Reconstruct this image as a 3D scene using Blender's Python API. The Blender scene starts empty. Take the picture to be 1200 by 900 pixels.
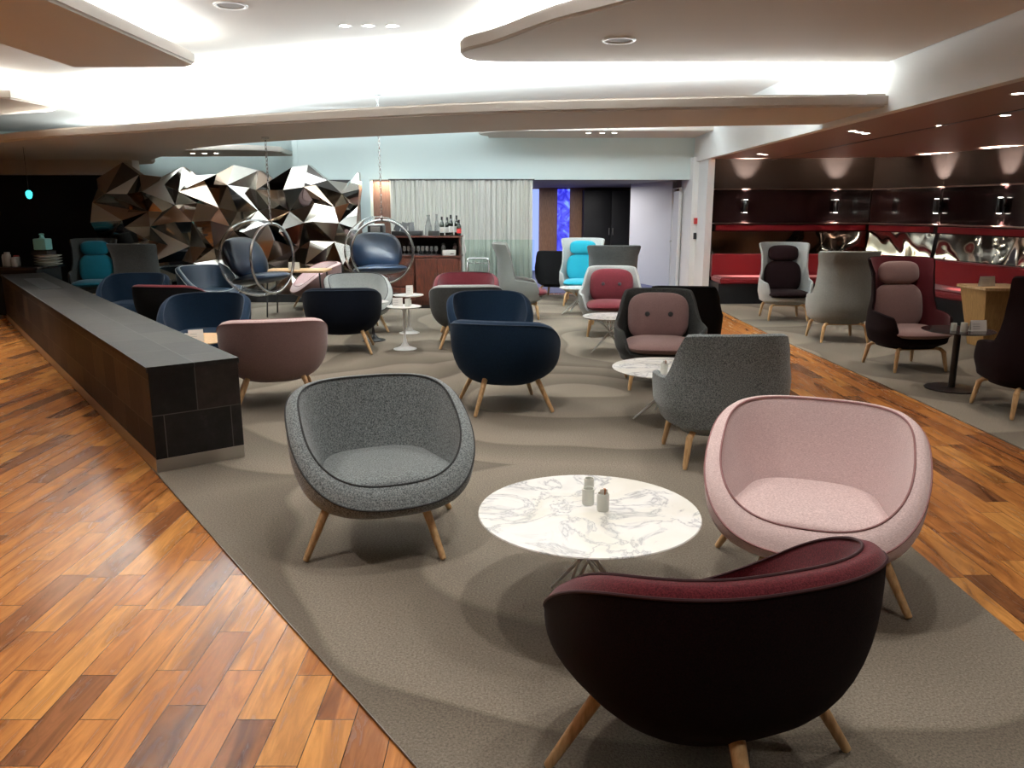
import bpy, bmesh, math, random
from math import sin, cos, pi, radians as R
from mathutils import Vector, Matrix
random.seed(7)
scn = bpy.context.scene
col = scn.collection

# ------------------------------------------------------------------ materials
def newmat(name):
    m = bpy.data.materials.new(name); m.use_nodes = True
    nt = m.node_tree; b = nt.nodes['Principled BSDF']
    return m, nt, b
def plain(name, c, rough=.5, metal=0, spec=.5, **kw):
    m, nt, b = newmat(name)
    b.inputs['Base Color'].default_value = (*c, 1)
    b.inputs['Roughness'].default_value = rough
    b.inputs['Metallic'].default_value = metal
    b.inputs['Specular IOR Level'].default_value = spec
    for k, v in kw.items(): b.inputs[k.replace('_', ' ')].default_value = v
    return m
def emit(name, c, s):
    m, nt, b = newmat(name)
    b.inputs['Base Color'].default_value = (0, 0, 0, 1)
    b.inputs['Emission Color'].default_value = (*c, 1)
    b.inputs['Emission Strength'].default_value = s
    return m
def node(nt, t, **kw):
    n = nt.nodes.new(t)
    for k, v in kw.items():
        if hasattr(n, k): setattr(n, k, v)
        else: n.inputs[k.replace('_', ' ')].default_value = v
    return n
def ramp(nt, stops, interp='LINEAR'):
    n = nt.nodes.new('ShaderNodeValToRGB'); e = n.color_ramp.elements
    n.color_ramp.interpolation = interp
    while len(e) < len(stops): e.new(.5)
    for x, (p, c) in zip(e, stops): x.position = p; x.color = (*c, 1)
    return n
def bump(nt, b, src, strength=.3, dist=.01):
    n = nt.nodes.new('ShaderNodeBump'); n.inputs['Strength'].default_value = strength
    n.inputs['Distance'].default_value = dist
    nt.links.new(src, n.inputs['Height']); nt.links.new(n.outputs[0], b.inputs['Normal'])
def fabric(name, c1, c2, scale=260, sheen=.25, bs=.35, squash=(1, 1, 1)):
    m, nt, b = newmat(name)
    tc = node(nt, 'ShaderNodeTexCoord'); mp = node(nt, 'ShaderNodeMapping')
    mp.inputs['Scale'].default_value = squash
    nt.links.new(tc.outputs['Object'], mp.inputs[0])
    n = node(nt, 'ShaderNodeTexNoise', Scale=scale, Detail=3, Roughness=.7)
    nt.links.new(mp.outputs[0], n.inputs['Vector'])
    r = ramp(nt, [(.36, c1), (.64, c2)])
    nt.links.new(n.outputs[0], r.inputs[0]); nt.links.new(r.outputs[0], b.inputs['Base Color'])
    b.inputs['Roughness'].default_value = .92
    b.inputs['Specular IOR Level'].default_value = .15
    b.inputs['Sheen Weight'].default_value = sheen
    b.inputs['Sheen Roughness'].default_value = .5
    bump(nt, b, n.outputs[0], bs, .003)
    return m
GREY = fabric('grey_melange_wool', (.055, .066, .069), (.29, .325, .33), 150)
DGREY = fabric('dark_grey_wool', (.025, .027, .027), (.085, .09, .087), 170, sheen=.08)
LGREY = fabric('light_grey_wool', (.30, .33, .33), (.55, .58, .57), 200)
WARMGREY = fabric('warm_grey_wool', (.13, .135, .125), (.24, .245, .225), 200)
PINK = fabric('dusty_pink_weave', (.53, .385, .385), (.80, .64, .63), 120, squash=(1, 1, 6))
DPINK = fabric('dusky_rose_weave', (.19, .118, .112), (.32, .205, .195), 130, squash=(1, 1, 6))
BURG = fabric('burgundy_wool', (.055, .006, .010), (.15, .018, .026), 200, sheen=.15)
DBURG = fabric('shade_dark_burgundy_wool', (.003, .001, .0012), (.012, .0025, .0035), 220, sheen=.01)  # shade on the burgundy chairs put into the colour, darkened nearly to black
NAVY = fabric('navy_wool', (.003, .011, .026), (.010, .028, .060), 240, sheen=.04)
DNAVY = fabric('midnight_navy_wool', (.002, .003, .007), (.005, .009, .018), 240, sheen=.02)
TEAL = fabric('turquoise_wool', (.0, .22, .32), (.03, .42, .55), 240)
DTEAL = fabric('deep_teal_wool', (.0, .09, .14), (.01, .16, .23), 240)
REDF = fabric('red_banquette_fabric', (.12, .003, .005), (.20, .007, .010), 300)
BLACKF = fabric('black_wool', (.003, .003, .0035), (.009, .009, .010), 240, sheen=.01)
PIPE_D = plain('dark_piping', (.03, .032, .034), .8)
PIPE_P = plain('rose_piping', (.30, .15, .15), .8)
PIPE_B = plain('burgundy_piping', (.035, .004, .007), .8)
PIPE_N = plain('navy_piping', (.012, .03, .06), .8)
PIPE_L = plain('pale_grey_piping', (.45, .48, .48), .8)
LEATHER = plain('navy_leather', (.018, .045, .10), .28, spec=.6)
LEATHERD = plain('dark_blue_leather', (.01, .025, .045), .35, spec=.5)
def oak(name, c1, c2):
    m, nt, b = newmat(name)
    tc = node(nt, 'ShaderNodeTexCoord'); mp = node(nt, 'ShaderNodeMapping')
    mp.inputs['Scale'].default_value = (30, 30, 3)
    nt.links.new(tc.outputs['Object'], mp.inputs[0])
    n = node(nt, 'ShaderNodeTexNoise', Scale=2.5, Detail=5, Distortion=.6)
    nt.links.new(mp.outputs[0], n.inputs['Vector'])
    r = ramp(nt, [(.3, c1), (.7, c2)])
    nt.links.new(n.outputs[0], r.inputs[0]); nt.links.new(r.outputs[0], b.inputs['Base Color'])
    b.inputs['Roughness'].default_value = .42
    return m
OAK = oak('oiled_oak', (.48, .28, .12), (.72, .48, .25))
OAKT = oak('oak_tabletop', (.55, .33, .15), (.75, .5, .27))
DWOOD = oak('dark_walnut', (.03, .016, .012), (.07, .04, .03))
ROSEWOOD = oak('rosewood', (.022, .004, .002), (.115, .026, .011))
WALLWOOD = oak('warm_wood_panelling', (.17, .075, .03), (.30, .15, .07))
BROWNWOOD = oak('red_brown_wood_panel', (.13, .065, .05), (.24, .13, .10))
WHITE = plain('white_lacquer', (.82, .83, .82), .3)
CERAMIC = plain('white_ceramic', (.80, .82, .76), .25)
PAPER = plain('white_card', (.85, .85, .82), .6)
CHROME = plain('polished_steel', (.75, .76, .77), .14, 1)
STEEL = plain('brushed_steel', (.50, .49, .47), .3, 1)
WIRE = plain('white_wire', (.75, .76, .75), .35)
BLACKM = plain('black_metal', (.012, .012, .013), .3)
BLACKG = plain('black_glossy_top', (.03, .022, .022), .1)
BLACKP = plain('black_plastic', (.01, .01, .011), .4)
PAINT = plain('ceiling_paint', (.80, .80, .78), .7)
PAINTC = plain('cool_lit_paint', (.74, .87, .87), .6)  # cool light on the back walls put into the paint as cyan
PAINTW = plain('wall_paint', (.84, .85, .84), .6)
SOFFIT = plain('floor_bounce_plaster', (.66, .61, .56), .75)  # white paint browned in its colour for warm bounce off the floor
ISL = plain('dim_bounce_plaster', (.66, .62, .57), .75)  # white paint toned down, dim warm bounce put into the colour
RCEIL = plain('brown_ceiling_paint', (.32, .21, .165), .45)
DARKWALL = plain('black_lacquer_wall', (.013, .010, .009), .6, spec=.1)
DARKGLASS = plain('smoked_glass_panel', (.012, .006, .006), .12, spec=.55)
BLACKWALL = plain('matt_black_wall', (.008, .008, .009), .5, spec=.25)
TEALP = plain('frosted_teal_plastic', (.25, .62, .6), .35)
GLOW = emit('lamp_glow', (1, .93, .82), 18)
GLOWT = emit('teal_lamp_glow', (.05, .75, .8), 1.6)
GLASS = plain('highlight_whitened_glass', (.95, .98, .97), .05, Transmission_Weight=.75, IOR=1.45)  # partly opaque white body stands in for bright highlights on the glass
ACRYL = plain('clear_acrylic', (.97, .98, .99), .01, Transmission_Weight=1.0, IOR=1.15, spec=1.0)
BOTTLE = plain('dark_bottle_glass', (.006, .01, .006), .08)
REDP = plain('red_plastic', (.5, .02, .02), .4)
TOBACCO = plain('brown_sugar_sticks', (.35, .13, .04), .7)

def mat_planks():
    m, nt, b = newmat('merbau_planks')
    tc = node(nt, 'ShaderNodeTexCoord'); mp = node(nt, 'ShaderNodeMapping')
    mp.inputs['Rotation'].default_value = (0, 0, R(90))
    nt.links.new(tc.outputs['Object'], mp.inputs[0])
    def brick(c1, c2, mort):
        k = node(nt, 'ShaderNodeTexBrick')
        k.offset = .37; k.offset_frequency = 2; k.squash = .62; k.squash_frequency = 3
        k.inputs['Color1'].default_value = (*c1, 1); k.inputs['Color2'].default_value = (*c2, 1)
        k.inputs['Mortar'].default_value = (*mort, 1)
        k.inputs['Scale'].default_value = 1; k.inputs['Mortar Size'].default_value = .0016
        k.inputs['Mortar Smooth'].default_value = .2
        k.inputs['Brick Width'].default_value = .78; k.inputs['Row Height'].default_value = .131
        nt.links.new(mp.outputs[0], k.inputs['Vector']); return k
    k = brick((0, 0, 0), (1, 1, 1), (.5, .5, .5))
    # grain: stretched noise, offset per plank
    sc = node(nt, 'ShaderNodeVectorMath', operation='MULTIPLY'); sc.inputs[1].default_value = (1.1, 8.5, 1)
    nt.links.new(mp.outputs[0], sc.inputs[0])
    of = node(nt, 'ShaderNodeVectorMath', operation='MULTIPLY_ADD')
    of.inputs[1].default_value = (37, 23, 11)
    nt.links.new(k.outputs['Color'], of.inputs[0]); nt.links.new(sc.outputs[0], of.inputs[2])
    g = node(nt, 'ShaderNodeTexNoise', Scale=1.7, Detail=7, Roughness=.62, Distortion=1.6)
    nt.links.new(of.outputs[0], g.inputs['Vector'])
    big = node(nt, 'ShaderNodeTexNoise', Scale=.55, Detail=2, Distortion=1.2)
    nt.links.new(of.outputs[0], big.inputs['Vector'])
    base = ramp(nt, [(0, (.20, .085, .035)), (.14, (.33, .125, .042)), (.3, (.46, .18, .050)), (.7, (.55, .23, .064)), (1, (.64, .30, .085))])
    nt.links.new(k.outputs['Color'], base.inputs[0])
    gr = ramp(nt, [(.28, (.34, .27, .22)), (.5, (.88, .84, .80)), (.72, (1.35, 1.4, 1.4))])
    nt.links.new(g.outputs[0], gr.inputs[0])
    mul = node(nt, 'ShaderNodeMixRGB', blend_type='MULTIPLY'); mul.inputs[0].default_value = .9
    nt.links.new(base.outputs[0], mul.inputs[1]); nt.links.new(gr.outputs[0], mul.inputs[2])
    hb = ramp(nt, [(.60, (1, 1, 1)), (.68, (.42, .35, .32))])
    nt.links.new(big.outputs[0], hb.inputs[0])
    mul2 = node(nt, 'ShaderNodeMixRGB', blend_type='MULTIPLY'); mul2.inputs[0].default_value = .85
    nt.links.new(mul.outputs[0], mul2.inputs[1]); nt.links.new(hb.outputs[0], mul2.inputs[2])
    mo = node(nt, 'ShaderNodeMixRGB'); mo.inputs[2].default_value = (.035, .015, .006, 1)
    nt.links.new(k.outputs['Fac'], mo.inputs[0]); nt.links.new(mul2.outputs[0], mo.inputs[1])
    nt.links.new(mo.outputs[0], b.inputs['Base Color'])
    rr = ramp(nt, [(.3, (.30,) * 3), (.7, (.20,) * 3)])
    nt.links.new(g.outputs[0], rr.inputs[0]); nt.links.new(rr.outputs[0], b.inputs['Roughness'])
    b.inputs['Specular IOR Level'].default_value = .5
    inv = node(nt, 'ShaderNodeMath', operation='SUBTRACT'); inv.inputs[0].default_value = 1
    nt.links.new(k.outputs['Fac'], inv.inputs[1])
    bump(nt, b, inv.outputs[0], .4, .002)
    return m
PLANKS = mat_planks()
def mat_carpet(name, c1, c2, c3):
    m, nt, b = newmat(name)
    tc = node(nt, 'ShaderNodeTexCoord')
    # big overlapping fans: saw-tooth rings around scattered cell centres, each ring fading from dark to light
    wob = node(nt, 'ShaderNodeTexNoise', Scale=.55, Detail=1)
    nt.links.new(tc.outputs['Object'], wob.inputs['Vector'])
    add = node(nt, 'ShaderNodeVectorMath', operation='MULTIPLY_ADD'); add.inputs[1].default_value = (1.3, 1.3, 0)
    nt.links.new(wob.outputs['Color'], add.inputs[0]); nt.links.new(tc.outputs['Object'], add.inputs[2])
    vor = node(nt, 'ShaderNodeTexVoronoi', Scale=.3)
    nt.links.new(add.outputs[0], vor.inputs['Vector'])
    ml = node(nt, 'ShaderNodeMath', operation='MULTIPLY'); ml.inputs[1].default_value = 6.5
    nt.links.new(vor.outputs['Distance'], ml.inputs[0])
    fr = node(nt, 'ShaderNodeMath', operation='FRACT'); nt.links.new(ml.outputs[0], fr.inputs[0])
    pr = ramp(nt, [(0, c1), (.75, c2), (.94, c2), (1, c1)])
    nt.links.new(fr.outputs[0], pr.inputs[0])
    fn = node(nt, 'ShaderNodeTexNoise', Scale=110, Detail=3, Roughness=.8)
    nt.links.new(tc.outputs['Object'], fn.inputs['Vector'])
    fr2 = ramp(nt, [(.32, (.5, .48, .46)), (.66, (1.5, 1.5, 1.5))])
    nt.links.new(fn.outputs[0], fr2.inputs[0])
    mul = node(nt, 'ShaderNodeMixRGB', blend_type='MULTIPLY'); mul.inputs[0].default_value = .8
    nt.links.new(pr.outputs[0], mul.inputs[1]); nt.links.new(fr2.outputs[0], mul.inputs[2])
    nt.links.new(mul.outputs[0], b.inputs['Base Color'])
    b.inputs['Roughness'].default_value = .95; b.inputs['Specular IOR Level'].default_value = .1
    bump(nt, b, fn.outputs[0], .8, .006)
    return m
CARPET = mat_carpet('greige_loop_carpet', (.145, .124, .098), (.235, .206, .166), None)
def mat_marble():
    m, nt, b = newmat('veined_white_marble')
    tc = node(nt, 'ShaderNodeTexCoord')
    n1 = node(nt, 'ShaderNodeTexNoise', Scale=3.6, Detail=7, Roughness=.6, Distortion=.9)
    nt.links.new(tc.outputs['Object'], n1.inputs['Vector'])
    a = node(nt, 'ShaderNodeMath', operation='SUBTRACT'); a.inputs[1].default_value = .5
    nt.links.new(n1.outputs[0], a.inputs[0])
    ab = node(nt, 'ShaderNodeMath', operation='ABSOLUTE'); nt.links.new(a.outputs[0], ab.inputs[0])
    r1 = ramp(nt, [(0, (.42, .43, .45)), (.012, (.70, .71, .72)), (.04, (.88, .88, .86))])
    nt.links.new(ab.outputs[0], r1.inputs[0])
    n2 = node(nt, 'ShaderNodeTexNoise', Scale=3.1, Detail=4, Distortion=.8)
    nt.links.new(tc.outputs['Object'], n2.inputs['Vector'])
    r2 = ramp(nt, [(.35, (.88, .87, .80)), (.55, (1, 1, 1)), (.75, (.82, .83, .84))])
    nt.links.new(n2.outputs[0], r2.inputs[0])
    mul = node(nt, 'ShaderNodeMixRGB', blend_type='MULTIPLY'); mul.inputs[0].default_value = .8
    nt.links.new(r1.outputs[0], mul.inputs[1]); nt.links.new(r2.outputs[0], mul.inputs[2])
    nt.links.new(mul.outputs[0], b.inputs['Base Color']); b.inputs['Roughness'].default_value = .22
    return m
MARBLE = mat_marble()
def mat_slate(name, vert):
    m, nt, b = newmat(name)
    tc = node(nt, 'ShaderNodeTexCoord'); mp = node(nt, 'ShaderNodeMapping')
    if vert: mp.inputs['Rotation'].default_value = (R(90), 0, 0)
    nt.links.new(tc.outputs['Object'], mp.inputs[0])
    k = node(nt, 'ShaderNodeTexBrick'); k.offset = .5
    k.inputs['Color1'].default_value = (0, 0, 0, 1); k.inputs['Color2'].default_value = (1, 1, 1, 1)
    k.inputs['Mortar'].default_value = (.3, .3, .3, 1)
    k.inputs['Scale'].default_value = 1; k.inputs['Mortar Size'].default_value = .0032
    k.inputs['Brick Width'].default_value = .42 if vert else .6
    k.inputs['Row Height'].default_value = .30 if vert else .2875
    nt.links.new(mp.outputs[0], k.inputs['Vector'])
    r = ramp(nt, [(0, (.012, .012, .012)), (.5, (.026, .024, .023)), (1, (.062, .046, .036))] if vert else
             [(0, (.010, .011, .011)), (.6, (.018, .018, .018)), (1, (.030, .028, .026))])
    nt.links.new(k.outputs['Color'], r.inputs[0])
    n = node(nt, 'ShaderNodeTexNoise', Scale=9, Detail=8, Roughness=.7)
    nt.links.new(tc.outputs['Object'], n.inputs['Vector'])
    r2 = ramp(nt, [(.3, (.55,) * 3), (.6, (1, 1, 1)), (.78, (1.9, 1.9, 1.9))]); nt.links.new(n.outputs[0], r2.inputs[0])
    mul = node(nt, 'ShaderNodeMixRGB', blend_type='MULTIPLY'); mul.inputs[0].default_value = .8
    nt.links.new(r.outputs[0], mul.inputs[1]); nt.links.new(r2.outputs[0], mul.inputs[2])
    mo = node(nt, 'ShaderNodeMixRGB'); mo.inputs[2].default_value = (.075, .07, .065, 1) if vert else (.05, .05, .05, 1)
    nt.links.new(k.outputs['Fac'], mo.inputs[0]); nt.links.new(mul.outputs[0], mo.inputs[1])
    nt.links.new(mo.outputs[0], b.inputs['Base Color'])
    b.inputs['Roughness'].default_value = .5; b.inputs['Specular IOR Level'].default_value = .12
    bump(nt, b, n.outputs[0], .25, .004)
    return m
SLATEV = mat_slate('dark_slate_cladding', True)
SLATEH = mat_slate('dark_slate_top', False)
def mat_curtain():
    m, nt, b = newmat('sheer_grey_curtain')
    b.inputs['Base Color'].default_value = (.74, .735, .69, 1); b.inputs['Roughness'].default_value = .85
    return m
CURT = mat_curtain()
FROST = plain('green_tinted_glass', (.80, .93, .87), .05, Transmission_Weight=1.0, IOR=1.1)
def mat_mirrorwavy():
    m, nt, b = newmat('rippled_mirror')
    b.inputs['Base Color'].default_value = (.72, .68, .58, 1); b.inputs['Metallic'].default_value = 1  # cream tint stands in for the bright ceiling reflected in the strip
    b.inputs['Roughness'].default_value = .06
    tc = node(nt, 'ShaderNodeTexCoord'); n = node(nt, 'ShaderNodeTexNoise', Scale=1.6, Detail=1)
    nt.links.new(tc.outputs['Object'], n.inputs['Vector']); bump(nt, b, n.outputs[0], .5, .12)
    return m
WAVY = mat_mirrorwavy()
MIR = [plain('silver_mirror', (.80, .79, .75), .04, 1), plain('warm_reflection_mirror', (.48, .37, .30), .07, 1),
       plain('dark_reflection_mirror', (.2, .185, .175), .03, 1), plain('satin_grey_mirror', (.55, .53, .49), .2, 1)]  # tints stand in for the differing reflections of the facets
def mat_blue():
    m, nt, b = newmat('blue_lit_screen')
    tc = node(nt, 'ShaderNodeTexCoord'); n = node(nt, 'ShaderNodeTexNoise', Scale=3.5, Detail=5, Distortion=1.5)
    nt.links.new(tc.outputs['Object'], n.inputs['Vector'])
    r = ramp(nt, [(.38, (.02, .02, .55)), (.55, (.08, .09, .95)), (.72, (.25, .5, 1))]); nt.links.new(n.outputs[0], r.inputs[0])
    b.inputs['Base Color'].default_value = (0, 0, 0, 1)
    nt.links.new(r.outputs[0], b.inputs['Emission Color']); b.inputs['Emission Strength'].default_value = .85
    return m
BLUE = mat_blue()
BLUE2 = emit('pale_blue_backlight', (.30, .40, 1), .85)

# ------------------------------------------------------------------ mesh helpers
class MB:
    def __init__(s): s.v = []; s.f = []
    def grid(s, rows, closed=True, cap0=False, cap1=False):
        n = len(rows[0]); o = len(s.v)
        for r in rows: s.v += [tuple(p) for p in r]
        for i in range(len(rows) - 1):
            for j in range(n if closed else n - 1):
                k = (j + 1) % n
                s.f.append((o + i*n + j, o + i*n + k, o + (i+1)*n + k, o + (i+1)*n + j))
        if cap0: s.f.append(tuple(o + j for j in range(n))[::-1])
        if cap1: s.f.append(tuple(o + (len(rows)-1)*n + j for j in range(n)))
        return s
    def lathe(s, prof, c=(0, 0, 0), n=32, axis=None):
        rows = [[(c[0] + r*cos(2*pi*j/n), c[1] + r*sin(2*pi*j/n), c[2] + z) for j in range(n)] for r, z in prof]
        return s.grid(rows, True, prof[0][0] > 1e-5, prof[-1][0] > 1e-5)
    def tube(s, pts, rad, n=10, closed=False):
        pts = [Vector(p) for p in pts]; m = len(pts)
        rad = rad if isinstance(rad, (list, tuple)) else [rad]*m
        rows = []; up = None
        for i, p in enumerate(pts):
            if closed: d = pts[(i+1) % m] - pts[i-1]
            else: d = pts[min(i+1, m-1)] - pts[max(i-1, 0)]
            d.normalize()
            if up is None:
                up = Vector((0, 0, 1)) if abs(d.z) < .9 else Vector((1, 0, 0))
            a = d.cross(up)
            if a.length < 1e-4: a = d.cross(Vector((0, 1, 0)))
            a.normalize(); b2 = a.cross(d); up = b2
            rows.append([p + a*(rad[i]*cos(2*pi*j/n)) + b2*(rad[i]*sin(2*pi*j/n)) for j in range(n)])
        if closed: rows.append(rows[0])
        return s.grid(rows, True, not closed, not closed)
    def box(s, c, d, rz=0, bev=0, top=None):
        bm = bmesh.new(); bmesh.ops.create_cube(bm, size=1)
        for v in bm.verts:
            v.co = Vector((v.co.x*d[0], v.co.y*d[1], v.co.z*d[2]))
        if bev: bmesh.ops.bevel(bm, geom=bm.edges[:], offset=bev, segments=2, affect='EDGES', profile=.6)
        M = Matrix.Translation(c) @ Matrix.Rotation(rz, 4, 'Z')
        return s.bm(bm, M)
    def bm(s, bm, M=Matrix()):
        o = len(s.v); bm.verts.index_update()
        s.v += [tuple(M @ v.co) for v in bm.verts]
        s.f += [tuple(o + v.index for v in f.verts) for f in bm.faces]
        bm.free(); return s
    def pillow(s, w, h, d, loc, tilt=0, n=3.2, m=2.2, nu=40, nv=14, rz=0):
        # superellipsoid, wide in x, tall in z, thin in y
        rows = []
        for i in range(nv + 1):
            ph = -pi/2 + pi*i/nv
            row = []
            for j in range(nu):
                t = 2*pi*j/nu
                f = lambda c, e: math.copysign(abs(c)**e, c)
                x = w/2*f(cos(t), 2/n)*f(cos(ph), 2/m); z = h/2*f(sin(t), 2/n)*f(cos(ph), 2/m)
                y = d/2*f(sin(ph), 2/m)
                row.append((x, y, z))
            rows.append(row)
        M = Matrix.Translation(loc) @ Matrix.Rotation(rz, 4, 'Z') @ Matrix.Rotation(tilt, 4, 'X')
        rows = [[tuple(M @ Vector(p)) for p in r] for r in rows]
        return s.grid(rows, True)
    def prism(s, poly, z0, z1, bev=0):
        bm = bmesh.new()
        vs = [bm.verts.new((x, y, z0)) for x, y in poly]
        f = bm.faces.new(vs); 
        r = bmesh.ops.extrude_face_region(bm, geom=[f])
        for e in r['geom']:
            if isinstance(e, bmesh.types.BMVert): e.co.z = z1
        bmesh.ops.recalc_face_normals(bm, faces=bm.faces[:])
        if bev:
            ed = [e for e in bm.edges if abs(e.verts[0].co.z - e.verts[1].co.z) < 1e-6]
            bmesh.ops.bevel(bm, geom=ed, offset=bev, segments=3, affect='EDGES')
        return s.bm(bm)
    def mesh(s, name, smooth=True, ang=35):
        me = bpy.data.meshes.new(name); me.from_pydata(s.v, [], s.f); me.update()
        bm = bmesh.new(); bm.from_mesh(me); bmesh.ops.remove_doubles(bm, verts=bm.verts, dist=1e-5)
        bmesh.ops.recalc_face_normals(bm, faces=bm.faces[:])
        if smooth:
            for f in bm.faces: f.smooth = True
            for e in bm.edges:
                if len(e.link_faces) == 2 and e.calc_face_angle(0) > R(ang): e.smooth = False
        bm.to_mesh(me); bm.free()
        return me
cache = {}
def part(name, mb, mat, parent=None, smooth=True, key=None, ang=35, label=None):
    """link one mesh object; key shares mesh data between repeats"""
    if key and key in cache: me = cache[key]
    else:
        me = (mb() if callable(mb) else mb).mesh(name, smooth, ang); me.materials.append(mat)
        if key: cache[key] = me
    o = bpy.data.objects.new(name, me); col.objects.link(o)
    if key: o.material_slots[0].link = 'OBJECT'; o.material_slots[0].material = mat
    if parent: o.parent = parent
    if label: o['label'] = label
    return o
def tag(o, label, cat, group=None):
    o['label'] = label; o['category'] = cat
    if group: o['group'] = group
    return o
def thing(name, label, cat, loc=(0, 0, 0), rz=0, group=None):
    o = bpy.data.objects.new(name, None); col.objects.link(o)
    o.empty_display_size = .1; o.location = loc; o.rotation_euler = (0, 0, rz)
    return tag(o, label, cat, group)
def struct(name, mb, mat, smooth=False, parent=None):
    o = part(name, mb, mat, parent, smooth)
    if not parent: o['kind'] = 'structure'
    return o
def copytree(o, loc, rz=None, label=None, parent=None):
    c = o.copy(); col.objects.link(c); c.location = loc
    if rz is not None: c.rotation_euler = (0, 0, rz)
    if label: c['label'] = label
    for ch in list(o.children):
        k = ch.copy(); col.objects.link(k); k.parent = c
        for g in list(ch.children):
            q = g.copy(); col.objects.link(q); q.parent = k
    return c
def sp(c, e): return math.copysign(abs(c)**e, c)
def ss(x): x = max(0, min(1, x)); return x*x*(3 - 2*x)
def interp(tab, z):
    if z <= tab[0][0]: return tab[0][1]
    for (a, x), (b, y) in zip(tab, tab[1:]):
        if z <= b: return x + (y - x)*ss((z - a)/(b - a)) * 1.0
    return tab[-1][1]
def lerp(a, b, t): return a + (b - a)*t

# ------------------------------------------------------------------ low lounge chair (bowl shell with piped rim)
NT = 96
def via_in(t, k=1.0, n=2.7):
    x = .395*k*sp(cos(t), 2/n); y = .345*k*sp(sin(t), 2/n)
    return x, y
def via_S(t):
    _, y = via_in(t); u = max(0, (y + .345)/.69)**.62; return lerp(u, ss(u), .85)
def via_loop_in(t):
    x, y = via_in(t); S = via_S(t)
    return Vector((x*(1 - .02*S), y*(1 + .02*S) - .02, .385 + .385*S))
def via_loop_out(t):
    x, y = via_in(t); S = via_S(t)
    n = Vector((x/.395**2, y/.345**2, 0)).normalized()
    o = Vector((x*(1 - .02*S), y*(1 + .02*S) - .02, 0)) + n*(.072 - .010*S)
    return Vector((o.x, o.y, .385 + .385*S - .092*(1 - S) - .018*S))
def via_thetas(): return [2*pi*j/NT for j in range(NT)]
def via_shell():
    m = MB(); th = via_thetas(); rows = []
    zb = .205
    for i in range(15):
        ph = pi/2*i/14
        rho = max(cos(ph), 0)**.53; row = []
        for t in th:
            o = via_loop_out(t); S = via_S(t)
            bulge = 1 + .035*sin(2*ph)*S
            c = Vector((0, .01, 0))
            p = c + (Vector((o.x, o.y, 0)) - c)*rho*bulge
            row.append((p.x, p.y, lerp(o.z, zb, sin(ph)**.92)))
        rows.append(row)
    m.grid(rows[:-1], True, False, True); return m
def via_rim():
    m = MB(); rows = []
    for k in range(5):
        u = k/4; row = []
        for t in via_thetas():
            a, b = via_loop_in(t), via_loop_out(t)
            p = a.lerp(b, u); p.z += .012*sin(pi*u)
            q = Vector((p.x, p.y, 0)).normalized()*.006*sin(pi*u)
            row.append(tuple(p + q))
        rows.append(row)
    return m.grid(rows)
def via_rho(t): S = via_S(t); return lerp(.975, .74, ss(S*1.15))
def via_back():
    m = MB(); rows = []
    for k in range(13):
        u = k/12; row = []
        for t in via_thetas():
            a = via_loop_in(t); r = lerp(1, via_rho(t), u)
            z = lerp(a.z, .35, ss(u)**.85 * .35 + .65*u) 
            lean = .03*sin(pi*u)*via_S(t)
            row.append((a.x*(r + lean*.6), (a.y - 0)*(r + lean*.6), z))
        rows.append(row)
    return m.grid(rows, True, False, True)
def via_seat():
    m = MB(); rows = []
    for k, (f, z) in enumerate([(1, .335), (1.0, .375), (.985, .392), (.95, .402), (.85, .410), (.6, .415), (.3, .413), (.05, .412)]):
        rows.append([(via_loop_in(t).x*via_rho(t)*f, (via_loop_in(t).y)*via_rho(t)*f, z) for t in via_thetas()])
    return m.grid(rows, True, True, True)
def via_pipe(): 
    m = MB()
    m.tube([via_loop_in(t) + Vector((0, 0, .002)) for t in via_thetas()], .0048, 6, True)
    m.tube([via_loop_out(t) for t in via_thetas()], .0048, 6, True)
    return m
def leg_mb(x0, y0, x1, y1, z0, r0=.023, r1=.016):
    pts = [Vector((x0, y0, z0)).lerp(Vector((x1, y1, .004)), u) for u in (0, .5, .93, .985, 1)]
    return MB().tube(pts, [r0, (r0+r1)/2, r1, r1*.92, r1*.6], 14)
def low_chair(x, y, deg, label, body, pipe, inner=None, legmat=None, group=None, lr=0):
    t = thing('lounge_chair', label, 'armchair', (x, y, 0), R(deg), group or 'low rounded lounge chairs')
    part('shell', via_shell, body, t, key='vs')
    part('rim', via_rim, inner or body, t, key='vr')
    part('backrest', via_back, inner or body, t, key='vb', ang=60)
    part('seat', via_seat, inner or body, t, key='vc', ang=70)
    part('piping', via_pipe, pipe, t, key='vp')
    i = 0
    for sx in (-1, 1):
        for sy in (-1, 1):
            i += 1
            part('leg', lambda: leg_mb(sx*.215, sy*.20, sx*.33, sy*.335, .29), legmat or OAK, t, key='vl%d' % i).rotation_euler = (0, 0, R(lr))
    return t
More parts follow.
